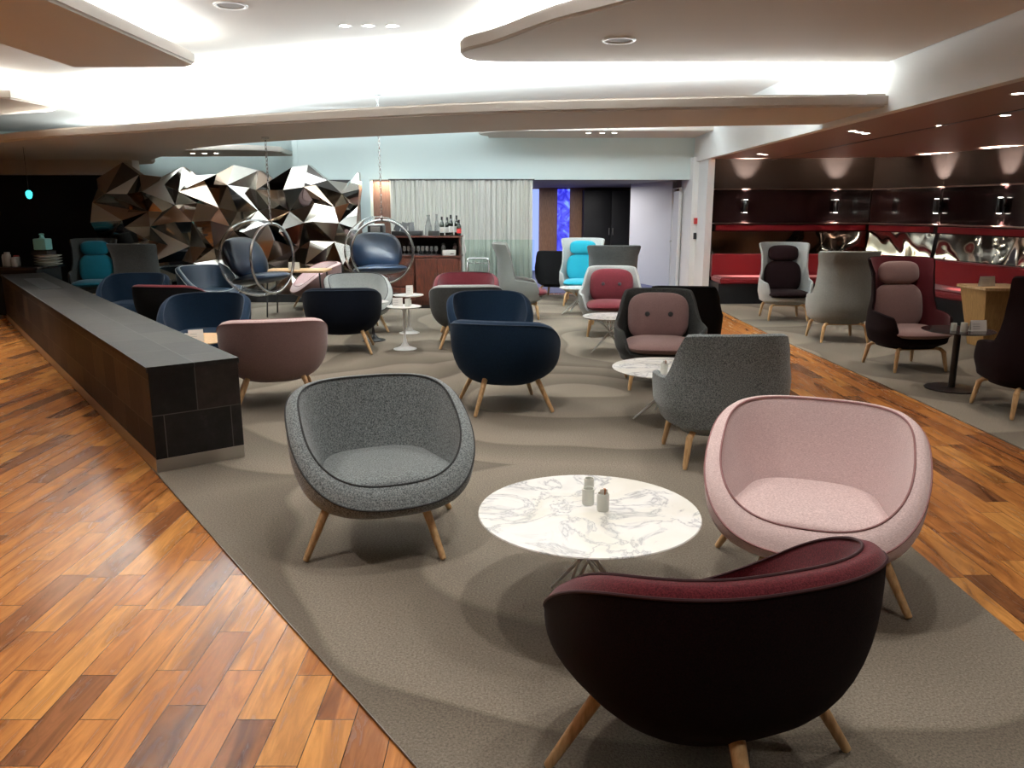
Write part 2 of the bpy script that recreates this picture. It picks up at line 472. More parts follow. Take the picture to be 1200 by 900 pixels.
# ------------------------------------------------------------------ vessel chairs (tufted armchair and wing chair)
SPEC = {
 'arm': dict(zb=.215, top=.885, a=[(.215, .27), (.29, .375), (.40, .42), (.56, .43), (.72, .41), (.885, .392)],
             bb=[(.215, .26), (.29, .335), (.45, .36), (.65, .36), (.885, .38)], bf=[(.215, .25), (.30, .335), (.45, .37), (.65, .33), (.9, .30)],
             ang=(46, 74), arm=(.585, .55), n=3.2, th=.035),
 'wing': dict(zb=.235, top=1.14, a=[(.235, .28), (.30, .365), (.43, .39), (.58, .385), (.76, .358), (.95, .365), (1.14, .41)],
             bb=[(.235, .24), (.31, .33), (.45, .35), (.7, .335), (.9, .35), (1.14, .43)], bf=[(.235, .24), (.31, .345), (.45, .38), (.65, .34), (1.14, .34)],
             ang=(66, 84), arm=(.60, .555), n=2.7, th=.028)}
def zrim(S, tb):
    a0, a1 = S['ang']
    if tb <= a0: return S['top'] - .012*(tb/a0)**4
    if tb <= a1: return lerp(S['top'] - .012, S['arm'][0], ss((tb - a0)/(a1 - a0)))
    if tb <= 124: return lerp(S['arm'][0], S['arm'][1], (tb - a1)/(124 - a1))
    return lerp(S['arm'][1], .345, ss((tb - 124)/20))
def vpt(S, t, z, off=0):
    a = interp(S['a'], z) - off; b = (interp(S['bb'], z) if sin(t) > 0 else interp(S['bf'], z)) - off
    n = S['n']
    return (a*sp(cos(t), 2/n), b*sp(sin(t), 2/n), z)
def vth(N=160):
    return [2*pi*j/N + pi/2 for j in range(N)]
def tback(t):
    d = abs(((t - pi/2 + pi) % (2*pi)) - pi); return math.degrees(d)
def vessel_shell(kind):
    S = SPEC[kind]; m = MB(); th = vth(); rows = []
    for i in range(19):
        u = i/18
        rows.append([vpt(S, t, lerp(S['zb'], zrim(S, tback(t)), u**1.35)) for t in th])
    for zz, of in ((.009, .3), (.012, .55), (.006, .85)):
        rows.append([vpt(S, t, zrim(S, tback(t)), S['th']*of)[:2] + (zrim(S, tback(t)) + zz,) for t in th])
    return m.grid(rows, True, True, False)
def vessel_inner(kind):
    S = SPEC[kind]; m = MB(); th = vth(); rows = []
    rows.append([vpt(S, t, zrim(S, tback(t)), S['th']*.85)[:2] + (zrim(S, tback(t)) + .006,) for t in th])
    for i in range(13):
        u = 1 - i/12
        rows.append([vpt(S, t, lerp(.33, zrim(S, tback(t)) - .003, u), S['th']) for t in th])
    return m.grid(rows, True, False, True)
def cush_rim(w, h, loc, tilt):
    pass
def tuft_chair(name, x, y, deg, label, body, cush, kind, group, inner=None, head=None, seatm=None, legmat=None):
    cat = 'armchair' if kind == 'arm' else 'wing chair'
    t = thing(name, label, cat, (x, y, 0), R(deg), group)
    part('shell', lambda: vessel_shell(kind), body, t, key='sh' + kind)
    part('lining', lambda: vessel_inner(kind), inner or body, t, key='in' + kind)
    if kind == 'arm':
        b = part('back_cushion', lambda: MB().pillow(.585, .46, .15, (0, .215, .635), R(-9), n=3.4), cush, t, key='bc' + kind)
        for sx in (-1, 1):
            part('tuft_shade_button', lambda: MB().lathe([(.0001, -.004), (.024, 0), (.020, .006), (.0001, .010)]), PIPE_D, b,  # dark colour paints the shade inside the tuft dimples
                 key='tb', label='tuft button darkened for the dimple shade').location = (sx*.11, .141, .665)
            bb = b.children[-1]
        for ch in b.children: ch.rotation_euler = (R(90 - 9), 0, 0)
        part('seat_cushion', lambda: MB().pillow(.655, .66, .15, (0, -.055, .40), R(90), n=3.6), seatm or cush, t, key='sc' + kind)
    else:
        part('headrest', lambda: MB().pillow(.46, .25, .13, (0, .245, .985), R(-13), n=3.2), head or cush, t, key='hr' + kind)
        part('back_cushion', lambda: MB().pillow(.56, .50, .15, (0, .20, .635), R(-11), n=3.0), cush, t, key='bc' + kind)
        part('seat_cushion', lambda: MB().pillow(.64, .68, .13, (0, -.085, .40), R(90), n=3.4), seatm or cush, t, key='sc' + kind)
    part('seat_frame', lambda: MB().tube([(-.20, -.20, .235), (.20, -.20, .235), (.20, .20, .235), (-.20, .20, .235)], .016, 8, True), legmat or OAK, t, key='fr' + kind)
    i = 0
    for sx in (-1, 1):
        for sy in (-1, 1):
            i += 1
            def lg():
                pts = [Vector((sx*.19, sy*.19, .238)), Vector((sx*.235, sy*.235, .232)), Vector((sx*.258, sy*.258, .205)), Vector((sx*.285, sy*.285, .03)), Vector((sx*.287, sy*.287, .004))]
                return MB().tube(pts, [.014, .02, .023, .017, .012], 14)
            part('leg', lg, legmat or OAK, t, key='wl%d' % i)
    return t

# ------------------------------------------------------------------ SETTING
struct('floor', MB().box((0, 6, -.06), (32, 36, .1)), PLANKS)
# carpets (thin slabs let into the planks)
CL = [(2.0, -1.05), (2.0, 14.6), (2.0, 15.75), (-10.2, 15.75), (-2.27, 4.83), (-.28, 2.09)]
o = struct('floor_carpet', MB().prism(CL, -.012, 0), CARPET)
struct('floor_carpet_lounge', MB().prism([(3.66, -2.9), (8.9, -2.9), (8.9, 15), (3.48, 15), (3.49, 10), (3.59, 7.1)], -.012, 0), CARPET)
struct('trim_1', MB().tube([(-.28 + 1.991, 2.09 - 2.742, -.004), (-2.27, 4.83, -.003)], .0035, 6), STEEL)
# ceiling
struct('ceiling', MB().box((-4.8, 7.5, 3.35), (16.6, 22, .2)), PAINT)
struct('wall_rear', MB().box((-2.5, -3.1, 1.6), (24, .2, 3.6)), plain('rear_wall_paint', (.30, .27, .24), .7))
struct('wall_left', MB().box((-13.1, 7.5, 1.6), (.2, 22, 3.6)), plain('left_wall_paint', (.12, .10, .09), .6))
# bulkhead along the right zone
struct('ceiling_bulkhead_right', MB().box((3.5, 6.3, 2.885), (.1, 18.6, .73)), PAINTW)
struct('ceiling_bulkhead_back', MB().box((-.3, 15.72, 2.73), (7.6, .12, 1.06)), PAINTC)
struct('wall_pillar', MB().box((3.57, 15.2, 1.26), (.12, 1.0, 2.52)), PAINTW)
# right zone ceiling
rc = struct('ceiling_lounge', MB().prism([(3.55, -3), (9, -3), (9, 10.5), (7.15, 11.6), (6.75, 14.1), (4.3, 14.55), (3.55, 14.6)], 2.52, 2.66), RCEIL)
struct('ceiling_cove_lounge', MB().prism([(3.56, -3), (10, -3), (10, 15.5), (3.56, 15.5)], 2.82, 2.9), plain('cove_paint', (.75, .6, .48), .7))
# soffit band
front = [(3.45, 7.67), (2.2, 7.78), (0, 8.16), (-1.35, 8.62), (-2.88, 9.28), (-4.0, 9.85), (-4.9, 10.35), (-6.1, 10.95), (-7.3, 11.75), (-9, 13.4), (-12.9, 16.5)]
back = [(-12.9, 17.5), (-8.1, 17.5), (-6.9, 15.8), (-5.98, 14.3), (-5.2, 13.2), (-4.52, 12.45), (-3.58, 11.7), (-2.3, 11.0), (0, 10.0), (1.6, 9.6), (3.45, 9.27)]
def smoothpoly(pts, n=6):
    out = []
    for i in range(len(pts) - 1):
        p0 = pts[max(i-1, 0)]; p1 = pts[i]; p2 = pts[i+1]; p3 = pts[min(i+2, len(pts)-1)]
        for k in range(n):
            t = k/n
            out.append(tuple(.5*((2*p1[a]) + (-p0[a] + p2[a])*t + (2*p0[a] - 5*p1[a] + 4*p2[a] - p3[a])*t*t + (-p0[a] + 3*p1[a] - 3*p2[a] + p3[a])*t**3) for a in (0, 1)))
    out.append(pts[-1]); return out
struct('ceiling_soffit_band', MB().prism(smoothpoly(front) + smoothpoly(back), 2.57, 2.685, .02), SOFFIT, smooth=True)
isl1 = [(3.45, 1.5), (3.45, 7.72), (-.1, 7.72)] + smoothpoly([(-.32, 7.68), (-.44, 7.5), (-.42, 7.2), (-.15, 6.85), (.3, 6.1), (.85, 5.4), (1.4, 4.0)], 4) + [(1.4, 1.5)]
struct('ceiling_island', MB().prism(isl1, 2.96, 3.075, .02), ISL, smooth=True)
isl2 = [(-2.95, 1.5), (-2.97, 5.5), (-2.95, 7.85), (-3.1, 8.0), (-4.16, 8.0), (-4.16, 6.9), (-5.2, 5.6), (-5.2, 1.5)]
struct('ceiling_island.001', MB().prism(isl2, 2.96, 3.075, .02), ISL, smooth=True)
struct('ceiling_island.002', MB().prism([(-6.11, 10.2), (-6.02, 11.1), (-6.3, 11.45), (-7.6, 12.0), (-10, 12.0), (-10, 9.5)], 2.96, 3.075, .02), ISL, smooth=True)
islA = smoothpoly([(-8.3, 15.7), (-6.5, 15.1), (-5.4, 14.85), (-4.75, 14.9), (-4.3, 15.3), (-4.35, 15.6)], 4) + [(-4.4, 16.6), (-8.3, 16.9)]
struct('ceiling_island.003', MB().prism(islA, 2.69, 2.78, .015), ISL, smooth=True)
islB = smoothpoly([(3.45, 14.2), (.7, 14.15), (0, 14.2), (-.45, 14.5), (-.6, 14.9), (-.45, 15.3)], 4) + [(-.45, 15.6), (3.45, 15.6)]
struct('ceiling_island.004', MB().prism(islB, 2.96, 3.05, .015), ISL, smooth=True)
# back walls
struct('wall_back_left', MB().box((-8.6, 17.6, 1.6), (9.2, .15, 3.4)), PAINTC)
struct('wall_return', MB().box((-4.12, 16.6, 1.6), (.1, 1.9, 3.4)), PAINTC)
struct('wall_dark_bar', MB().box((-10.3, 16.2, 1.15), (5.2, .2, 2.3)), BLACKWALL)
struct('ceiling_bar_beam', MB().box((-10.3, 15.95, 2.435), (6.0, .3, .27)), SOFFIT)
struct('wall_column', MB().box((-2.745, 15.4, 1.1), (.19, .3, 2.2)), PAINTC)
struct('wall_wood_panel', MB().box((-2.48, 15.7, 1.1), (.40, .08, 2.2)), BROWNWOOD)
# corridor behind
struct('wall_corridor_back', MB().box((2.0, 22.1, 1.3), (8, .15, 2.6)), WALLWOOD)
struct('ceiling_corridor', MB().box((2.0, 18.95, 2.27), (8, 6.4, .12)), plain('corridor_ceiling', (.22, .21, .20), .7))
struct('floor_corridor', MB().box((1.0, 19.0, -.003), (5.2, 6, .006)), plain('blue_corridor_carpet', (.10, .11, .22), .9))
o = tag(part('blue_light_panel', MB().box((.62, 21.95, 1.09), (.21, .06, 2.17)), BLUE2), 'tall pale blue backlit panel beside the curtain edge', 'light panel')
o = tag(part('blue_screen', MB().box((1.39, 21.95, 1.09), (.33, .06, 2.17)), BLUE), 'tall deep blue lit screen between two wood panels in the corridor', 'screen')
cl = thing('wardrobe', 'black double door wardrobe at the end of the corridor', 'wardrobe', (2.62, 21.5, 0))
part('body', MB().box((0, .2, 1.07), (1.46, .5, 2.13)), BLACKWALL, cl)
for s in (-1, 1):
    d = part('door', MB().box((s*.365, -.07, 1.07), (.715, .03, 2.08), bev=.004), BLACKWALL, cl)
    part('handle', MB().tube([(s*.05, -.11, .98), (s*.05, -.11, 1.16)], .012, 8), STEEL, d)
# angled white wall with a door
struct('wall_corridor_right', MB().prism([(2.72, 18.7), (3.32, 16.9), (3.42, 16.95), (2.82, 18.75)], 0, 2.21), plain('lilac_white_paint', (.62, .62, .66), .6))
dr = struct('door_1', MB().box((3.37, 16.55, 1.0), (.05, .62, 2.0)), plain('pale_door', (.62, .62, .60), .4))
struct('door_frame', MB().tube([(3.35, 16.92, 0), (3.35, 16.92, 2.06), (3.35, 16.2, 2.06), (3.35, 16.2, 0)], .035, 4), PAINTW, parent=dr)
part('door_handle', MB().tube([(3.32, 16.78, 1.0), (3.27, 16.78, 1.0), (3.27, 16.66, 1.0)], .012, 8), STEEL, dr)
struct('wall_corridor_end', MB().box((3.5, 15.9, 1.3), (.2, 1.0, 2.6)), PAINTW)
al = tag(part('fire_alarm', MB().box((3.385, 15.38, 1.43), (.06, .09, .11), bev=.008), REDP), 'small red fire alarm call point on the white pillar', 'fire alarm')
tag(part('card_reader', MB().box((3.385, 15.38, 1.15), (.05, .07, .12), bev=.008), BLACKP), 'small black card reader on the pillar below the red alarm', 'card reader')
al.location.x = .1; bpy.data.objects['card_reader'].location.x = .1

# curtain
def curtain_mb():
    m = MB(); rows = []
    xs = [-2.31 + 2.70*i/420 for i in range(421)]
    rnd = random.Random(3); ph = [rnd.uniform(0, 6) for _ in range(5)]
    def yy(x, z): return 15.42 + .028*sin(x*62 + 2.2*sin(x*3.1 + ph[0])) + .018*sin(x*131 + ph[1] + 1.5*sin(x*7)) + .02*sin(x*17 + ph[2])
    for z in (.02, 1.1, 2.18): rows.append([(x, yy(x, z), z) for x in xs])
    rows2 = [[(x, y + .006, z) for x, y, z in r] for r in rows[::-1]]
    return m.grid(rows + rows2 + [rows[0]], False)
cu = thing('curtain', 'floor length pleated sheer grey curtain behind the drinks cabinet', 'curtain', (0, 0, 0))
part('curtain_fabric', curtain_mb(), CURT, cu, ang=80)
part('curtain_rail', MB().box((-.95, 15.42, 2.19), (2.75, .05, .025)), BLACKM, cu)
gs = thing('glass_screen', 'waist high green tinted glass screen before the curtain', 'screen', (-.23, 14.85, 0))
part('glass_pane', MB().box((0, 0, .57), (1.28, .014, 1.06)), FROST, gs)
part('base_rail', MB().box((0, 0, .02), (1.28, .05, .04)), STEEL, gs)

# ------------------------------------------------------------------ slate divider
import itertools
d = thing('slate_divider', 'long low dark slate clad divider block with steel skirting', 'divider', (-2.27, 4.83, 0), math.atan2(7.18, -5.42))
L = 9.0; W = .57
def ledge(u0, u1, v0, v1, z0, z1, bev=0): return MB().box(((u0+u1)/2, (v0+v1)/2, (z0+z1)/2), (u1-u0, v1-v0, z1-z0), bev=bev)
part('body', ledge(0.008, L, -W + .008, -.008, .09, .66), SLATEV, d, smooth=False)
e = part('end_panel', MB().box((0, 0, 0), (W - .012, .02, .57)), SLATEV, d, smooth=False)
e.location = (.006, -W/2, .375); e.rotation_euler = (0, 0, R(90))
part('top', ledge(-.004, L, -W - .004, .004, .655, .69, .003), SLATEH, d, smooth=False)
part('skirting', ledge(.004, L, -W + .004, -.004, .001, .092), STEEL, d, smooth=False)
part('slot', ledge(6.0, 7.9, -.40, -.17, .688, .693), BLACKP, d)

# ------------------------------------------------------------------ faceted mirror sculpture
def sculpt_mb():
    rnd = random.Random(11); nx, nz = 15, 8; x0, x1, z0, z1 = -7.35, -2.75, .12, 2.3
    P = {}
    for i in range(nx):
        for k in range(nz):
            fx = i/(nx-1); fz = k/(nz-1)
            x = lerp(x0, x1, fx) + (rnd.uniform(-.11, .11) if 0 < i < nx-1 else rnd.uniform(-.05, .05)) + (.16 if k % 2 else 0)*(0 < i < nx-1)
            z = lerp(z0, z1, fz) + rnd.uniform(-.09, .09) + (.10*sin(i*1.9) - (.13 if i == 0 else 0) if k == nz-1 else 0)
            z -= .12*(fx > .9)*(k == nz-1)
            y = 14.5 - (rnd.uniform(.18, .36) if (i*2 + k*3) % 4 == 0 else rnd.uniform(0, .16)) + (.1 if k in (0, nz-1) else 0)
            P[i, k] = (x, y, z)
    m = MB(); mats = []
    for i in range(nx-1):
        for k in range(nz-1):
            a, b, c, e = P[i, k], P[i+1, k], P[i+1, k+1], P[i, k+1]
            tris = [(a, b, c), (a, c, e)] if (i + k) % 2 else [(a, b, e), (b, c, e)]
            for t in tris:
                o = len(m.v); m.v += list(t); m.f.append((o, o+1, o+2)); mats.append(rnd.choices([0, 1, 2, 3], [3.6, 3, 2.2, 3])[0])
    # back plate and edges
    ring = [P[i, 0] for i in range(nx)] + [P[nx-1, k] for k in range(1, nz)] + [P[i, nz-1] for i in range(nx-2, -1, -1)] + [P[0, k] for k in range(nz-2, 0, -1)]
    n = len(ring); o = len(m.v)
    m.v += ring + [(x, 14.72, z) for x, y, z in ring]
    for j in range(n): m.f.append((o+j, o+(j+1) % n, o+n+(j+1) % n, o+n+j)); mats.append(3)
    m.f.append(tuple(o+n+j for j in range(n))); mats.append(3)
    return m, mats
m, mats = sculpt_mb()
me = bpy.data.meshes.new('mirror_facets'); me.from_pydata(m.v, [], m.f); me.update()
for x in MIR: me.materials.append(x)
for p, k in zip(me.polygons, mats): p.material_index = k
sc = thing('mirror_sculpture', 'wall sized faceted sculpture of mirror triangles tinted for their reflections', 'sculpture', (0, 0, 0))
so = bpy.data.objects.new('mirror_facets', me); col.objects.link(so); so.parent = sc
part('plinth', MB().box((-5.05, 14.55, .07), (4.5, .4, .14)), BLACKM, sc)

# ------------------------------------------------------------------ right lounge walls
struct('wall_lounge_back', MB().box((5.4, 14.95, 1.4), (3.7, .15, 2.8)), DARKWALL)
def seg(p, q, z0, z1, th, off=0):
    """upright slab along p->q, face offset 'off' towards the room"""
    p = Vector(p); q = Vector(q); d = (q - p).normalized(); n = Vector((-d.y, d.x))   # room side for left->right travel
    n = -n
    a, b = p + n*off, q + n*off
    return MB().prism([tuple(a), tuple(b), tuple(b - n*th), tuple(a - n*th)], z0, z1)
def ins(w, k):
    p, q = Vector(w[0]), Vector(w[1]); d = (q - p).normalized()
    return (tuple(p + d*k), tuple(q - d*k))
def tiltseg(p, q, z0, z1):
    """mirror strip leaning back: its foot stands further from the wall than its head"""
    p = Vector(p); q = Vector(q); d = (q - p).normalized(); n = -Vector((-d.y, d.x))  # lean added so the strip reflects the bright ceiling
    rows = []
    for r_ in (p, q):
        rows.append([(*(r_ + n*o_), z) for o_, z in ((.062, z0), (.012, z1), (.004, z1), (.004, z0))])
    return MB().grid(rows, True, True, True)
W1 = ((3.62, 14.85), (6.55, 14.85)); W2 = ((6.55, 14.85), (7.02, 13.3)); W3 = ((7.02, 13.3), (7.6, 9.0)); W4 = ((7.6, 9.0), (7.9, 4.0))
struct('wall_lounge_corner', seg(*W2, 0, 2.8, .15), DARKWALL)
struct('wall_lounge_side', seg(*W3, 0, 2.8, .15), DARKWALL)
struct('wall_lounge_front', seg((7.6, 9.0), (8.3, -3), 0, 2.8, .15), DARKWALL)
tr = 2
for i, w in enumerate((W1, W2, W3)):
    t = struct('trim_%d' % tr, seg(*w, 1.99, 2.012, .045, .045), plain('bronze_ledge', (.35, .26, .22), .3, 1) if i == 0 else bpy.data.materials['bronze_ledge']); tr += 1
    struct('trim_%d' % tr, seg(*w, 1.385, 1.405, .14, .14), bpy.data.materials['bronze_ledge']); tr += 1
    t = tag(part('wall_glass', seg(*ins(w, .02), 1.405, 1.99, .010, .012), DARKGLASS), ['smoked glass wall panel behind the two back wall sconces', 'smoked glass wall panel across the lounge corner', 'smoked glass wall panel on the side wall of the lounge'][i], 'wall panel', None)
    t = tag(part('padded_band', seg(*ins(w, .1), 1.27, 1.365, .085, .09), REDF), ['narrow red padded band along the back wall below the sconces', 'narrow red padded band across the lounge corner', 'narrow red padded band on the side wall'][i], 'padded band')
    t = tag(part('mirror_strip', tiltseg(*ins(w, .05), .856, 1.25), WAVY), ['rippled mirror strip above the red bench on the back wall', 'rippled mirror strip across the lounge corner', 'rippled mirror strip on the side wall above the bench'][i], 'mirror')
# banquettes
bq = thing('banquette', 'red upholstered bench running along the back wall and side wall of the lounge', 'bench', (0, 0, 0))
def offs(pts, d):
    out = []
    for i, p in enumerate(pts):
        a = Vector(pts[max(i-1, 0)]); b = Vector(pts[min(i+1, len(pts)-1)]); t = (b - a).normalized()
        out.append(tuple(Vector(p) + Vector((t.y, -t.x))*d))
    return out
line = [(3.66, 14.83), (6.45, 14.83), (6.98, 13.3), (7.5, 9.0), (7.55, 6.6)]
def strip(d0, d1, z0, z1, bev=0): return MB().prism(offs(line, d0) + offs(line, d1)[::-1], z0, z1, bev)
part('backrest', strip(.02, .17, .42, .85, .02), REDF, bq, smooth=True)
part('seat', strip(.17, .80, .36, .47, .025), REDF, bq, smooth=True)
part('base', strip(.06, .72, .002, .36), BLACKWALL, bq)

# sconces
def cone_sconce(x, y, z, nx, ny, label):
    t = thing('wall_sconce', label, 'wall lamp', (x, y, z), 0, 'up and down wall sconces in the lounge')
    part('lamp_body', MB().lathe([(.04, -.11), (.043, -.105), (.043, .105), (.04, .11), (.034, .10), (.0001, .10)], (nx*.075, ny*.075, 0), 20), BLACKM, t)
    part('bracket', MB().tube([(0, 0, 0), (nx*.06, ny*.06, 0)], .016, 8), BLACKM, t)
    for s in (-1, 1):
        part('lamp_lens', MB().lathe([(.0001, s*.112), (.033, s*.112), (.033, s*.116), (.0001, s*.118)], (nx*.075, ny*.075, 0), 16), GLOW, t)
        l = bpy.data.lights.new('sconce_beam', 'SPOT'); l.energy = 800; l.color = (1, .87, .78); l.spot_size = R(58); l.spot_blend = .7; l.shadow_soft_size = .03
        lo = bpy.data.objects.new('sconce_beam', l); col.objects.link(lo)
        lo.location = (x + nx*.075, y + ny*.075, z + s*.13); lo.rotation_euler = (0 if s < 0 else pi, 0, 0)
cone_sconce(4.24, 14.83, 1.70, 0, -1, 'black up and down wall sconce closest to the white pillar')
cone_sconce(5.88, 14.83, 1.70, 0, -1, 'black up and down wall sconce in the middle of the back wall')
cone_sconce(7.0, 13.3, 1.70, -.97, -.2, 'black wall sconce at the lounge corner, third from the white pillar')
cone_sconce(7.2, 11.9, 1.70, -.97, -.2, 'black wall sconce nearest the frame edge on the side wall')

# ------------------------------------------------------------------ lights
def area(loc, sx, sy, e, rot=(0, 0, 0), c=(1, 1, 1), name='cove_light', shape='RECTANGLE', spread=None):
    l = bpy.data.lights.new(name, 'AREA'); l.shape = shape; l.size = sx; l.size_y = sy; l.energy = e; l.color = c
    if spread: l.spread = spread
    o = bpy.data.objects.new(name, l); col.objects.link(o); o.location = loc; o.rotation_euler = rot
    return o
WARMW = (1, .97, .90); COOL = (.86, .96, 1)
# LED strips lying on top of the soffit, shining at the ceiling
fr = front[:9]
for (ax, ay), (bx, by) in zip(fr, fr[1:]):
    L_ = math.hypot(bx-ax, by-ay); a = math.atan2(by-ay, bx-ax)
    nx_, ny_ = -sin(a), cos(a)
    if ny_ < 0: nx_, ny_ = -nx_, -ny_
    area(((ax+bx)/2 + nx_*.55, (ay+by)/2 + ny_*.55, 2.71), L_, .12, 42*L_, (pi, 0, a), WARMW if ax < -4 else (.97, .99, 1), spread=R(130))
bk = back[3:]
for (ax, ay), (bx, by) in zip(bk, bk[1:]):
    L_ = math.hypot(bx-ax, by-ay); a = math.atan2(by-ay, bx-ax)
    nx_, ny_ = -sin(a), cos(a)
    if ny_ > 0: nx_, ny_ = -nx_, -ny_
    area(((ax+bx)/2 + nx_*.2, (ay+by)/2 + ny_*.2, 2.71), L_, .1, 60*L_, (pi, 0, a), COOL)
# strips on the islands
def led(x0, y0, x1, y1, z, e, c=(1, 1, 1)):
    L_ = math.hypot(x1-x0, y1-y0)
    area(((x0+x1)/2, (y0+y1)/2, z), L_, .08, 2.0*e*L_, (pi, 0, math.atan2(y1-y0, x1-x0)), c)
led(0.1, 6.95, 1.5, 4.3, 3.09, 7)
led(0, 7.5, 3.4, 7.5, 3.09, 12)
led(-3.15, 2.5, -3.15, 7.7, 3.09, 9)
led(-3.1, 7.8, -4.1, 7.8, 3.09, 12, (1, .96, .85))
led(-4.2, 6.7, -5.1, 5.6, 3.09, 10, (1, .96, .85))
led(-6.3, 10.0, -6.3, 11.2, 3.09, 10, (1, .96, .85))
led(-6.5, 11.4, -8, 11.8, 3.09, 10, (1, .96, .85))
led(-8, 15.9, -4.7, 15.3, 2.8, 8, COOL)
led(-.3, 14.4, 3.3, 14.4, 3.07, 6, COOL)
# cove along the lounge wall
for (x0, y0, x1, y1) in ((3.7, 14.7, 6.4, 14.65), (6.5, 14.5, 6.95, 12.9), (6.95, 12.9, 7.25, 11.5), (7.3, 11.3, 8.2, 10)):
    L_ = math.hypot(x1-x0, y1-y0)
    area(((x0+x1)/2 - .05, (y0+y1)/2 - .05, 2.68), L_, .06, 2.4*L_, (pi, 0, math.atan2(y1-y0, x1-x0)), (1, .72, .48))
area((-.4, 13.3, 3.2), 6, .2, 48, (R(28), 0, 0), COOL, 'bulkhead_fill')  # unseen fill added behind the soffit to brighten the back bulkhead and curtain
# wood panel wall light
area((-2.48, 15.55, 2.17), .3, .08, 5, (0, 0, 0), (1, .85, .6), 'panel_light')

def downlight(x, y, z, label, e=40, fixture=True, ang=95, c=(1, .95, .88), size=.05):
    if fixture:
        t = thing('downlight', label, 'downlight', (x, y, z), 0, 'recessed ceiling spotlights')
        part('rim', MB().lathe([(.045, 0), (.05, -.004), (.062, -.004), (.065, 0)], n=20), WHITE, t, key='dlr')
        part('lamp_lens', MB().lathe([(.0001, -.003), (.044, -.002), (.044, .0), (.0001, .0)], n=20), GLOW, t, key='dll')
    if e:
        l = bpy.data.lights.new('downlight_beam', 'SPOT'); l.energy = e*.72; l.color = c; l.spot_size = R(ang); l.spot_blend = .6; l.shadow_soft_size = size
        o = bpy.data.objects.new('downlight_beam', l); col.objects.link(o); o.location = (x, y, z - .03)
for x, n in ((-1.49, 'western end'), (-1.28, 'middle'), (-1.07, 'eastern end')):
    downlight(x, 7.61, 3.25, 'recessed spotlight at the %s of the row of three above the navy chairs' % {'western end': 'far left', 'middle': 'middle', 'eastern end': 'far right'}[n], 60, size=.04)
for x, n in ((1.45, 'left'), (1.71, 'middle'), (1.94, 'right')):
    downlight(x*.93, 14.6, 2.96, 'tiny recessed spotlight, %s of three under the back ceiling island' % n, 20)
for x, n in ((-6.1, 'left'), (-5.87, 'middle'), (-5.65, 'right')):
    downlight(x, 15.75, 2.69, 'tiny recessed spotlight, %s of three above the mirror sculpture' % n, 20)
RS = [(3.88, 9.45, 'closest to the bulkhead in the cluster of three'), (4.02, 9.6, 'middle of the cluster of three'), (4.16, 9.75, 'outermost of the cluster of three'),
      (4.0, 13.3, 'first of the pair near the white pillar'), (4.14, 13.5, 'second of the pair near the white pillar'),
      (3.9, 6.45, 'nearest the camera in the brown ceiling'), (4.68, 7.9, 'outer one beside the black track slot'), (4.57, 8.85, 'inner one beside the black track slot')]
for i, (x, y, n) in enumerate(RS):
    downlight(x, y, 2.52, 'recessed lounge spotlight, ' + n, 35 if i in (1, 3, 5, 7) else 0, c=(1, .88, .76))
struct('trim_9', MB().box((4.62, 10.8, 2.5185), (.05, 8.5, .006), R(-1)), BLACKM)
for x, y, z, n in ((-2.26, 6.88, 3.25, 'round white ceiling speaker in the bright upper ceiling'), (.85, 6.74, 2.96, 'round white ceiling speaker in the right ceiling island')):
    t = thing('ceiling_speaker', n, 'speaker', (x, y, z), 0)
    part('rim', MB().lathe([(.105, 0), (.11, -.01), (.13, -.01), (.135, 0)]), WHITE, t, key='spr')
    part('grille', MB().lathe([(.0001, -.006), (.104, -.004), (.104, 0)]), plain('speaker_grille', (.35, .34, .33), .6), t, key='spg')
# unseen fixtureless spots, general light from above; left ones added to brighten the soffit
for x, y, e in ((-.6, 3.6, 75), (.35, 2.9, 90), (1.5, 3.3, 70), (-2.6, 3.0, 110), (-3.2, 1.6, 110), (0.5, .6, 60), (.0, 5.6, 80), (1.35, 6.2, 70), (-2.9, 6.2, 60),
                (-4.8, 4.5, 120), (-1.4, 10.0, 60), (1.2, 10.2, 60), (-3.5, 9.0, 50), (-4.6, 11.6, 60), (-6.5, 8.0, 120), (.3, 12.4, 60), (-2.6, 12.6, 60), (2.7, 5, 60), (2.7, 9.5, 60), (1.4, 13.2, 50), (-7.3, 12.6, 20), (2.7, 1.8, 60), (-8.3, 9.0, 90), (-6.4, 10.6, 60), (-6.8, 5.5, 110)):
    downlight(x, y, 2.93 if not (7.6 < y < 11 and x > -5) else 2.56, '', e*(1.0 if y < 7 else 1.7), fixture=False, size=.06)
for x, y, e in ((4.1, 7.6, 40), (4.2, 11.3, 40), (5.9, 10, 25), (5.6, 13.2, 25), (4.1, 5.0, 40)):
    downlight(x, y, 2.5, '', e, fixture=False, c=(1, .9, .8))
l = area((1.2, 19.0, 2.15), 2.4, 3.5, 75, (0, 0, 0), (1, .97, .95), 'corridor_light')
w = bpy.data.worlds.new('World'); scn.world = w; w.use_nodes = True
w.node_tree.nodes['Background'].inputs[0].default_value = (.5, .5, .52, 1); w.node_tree.nodes['Background'].inputs[1].default_value = .1

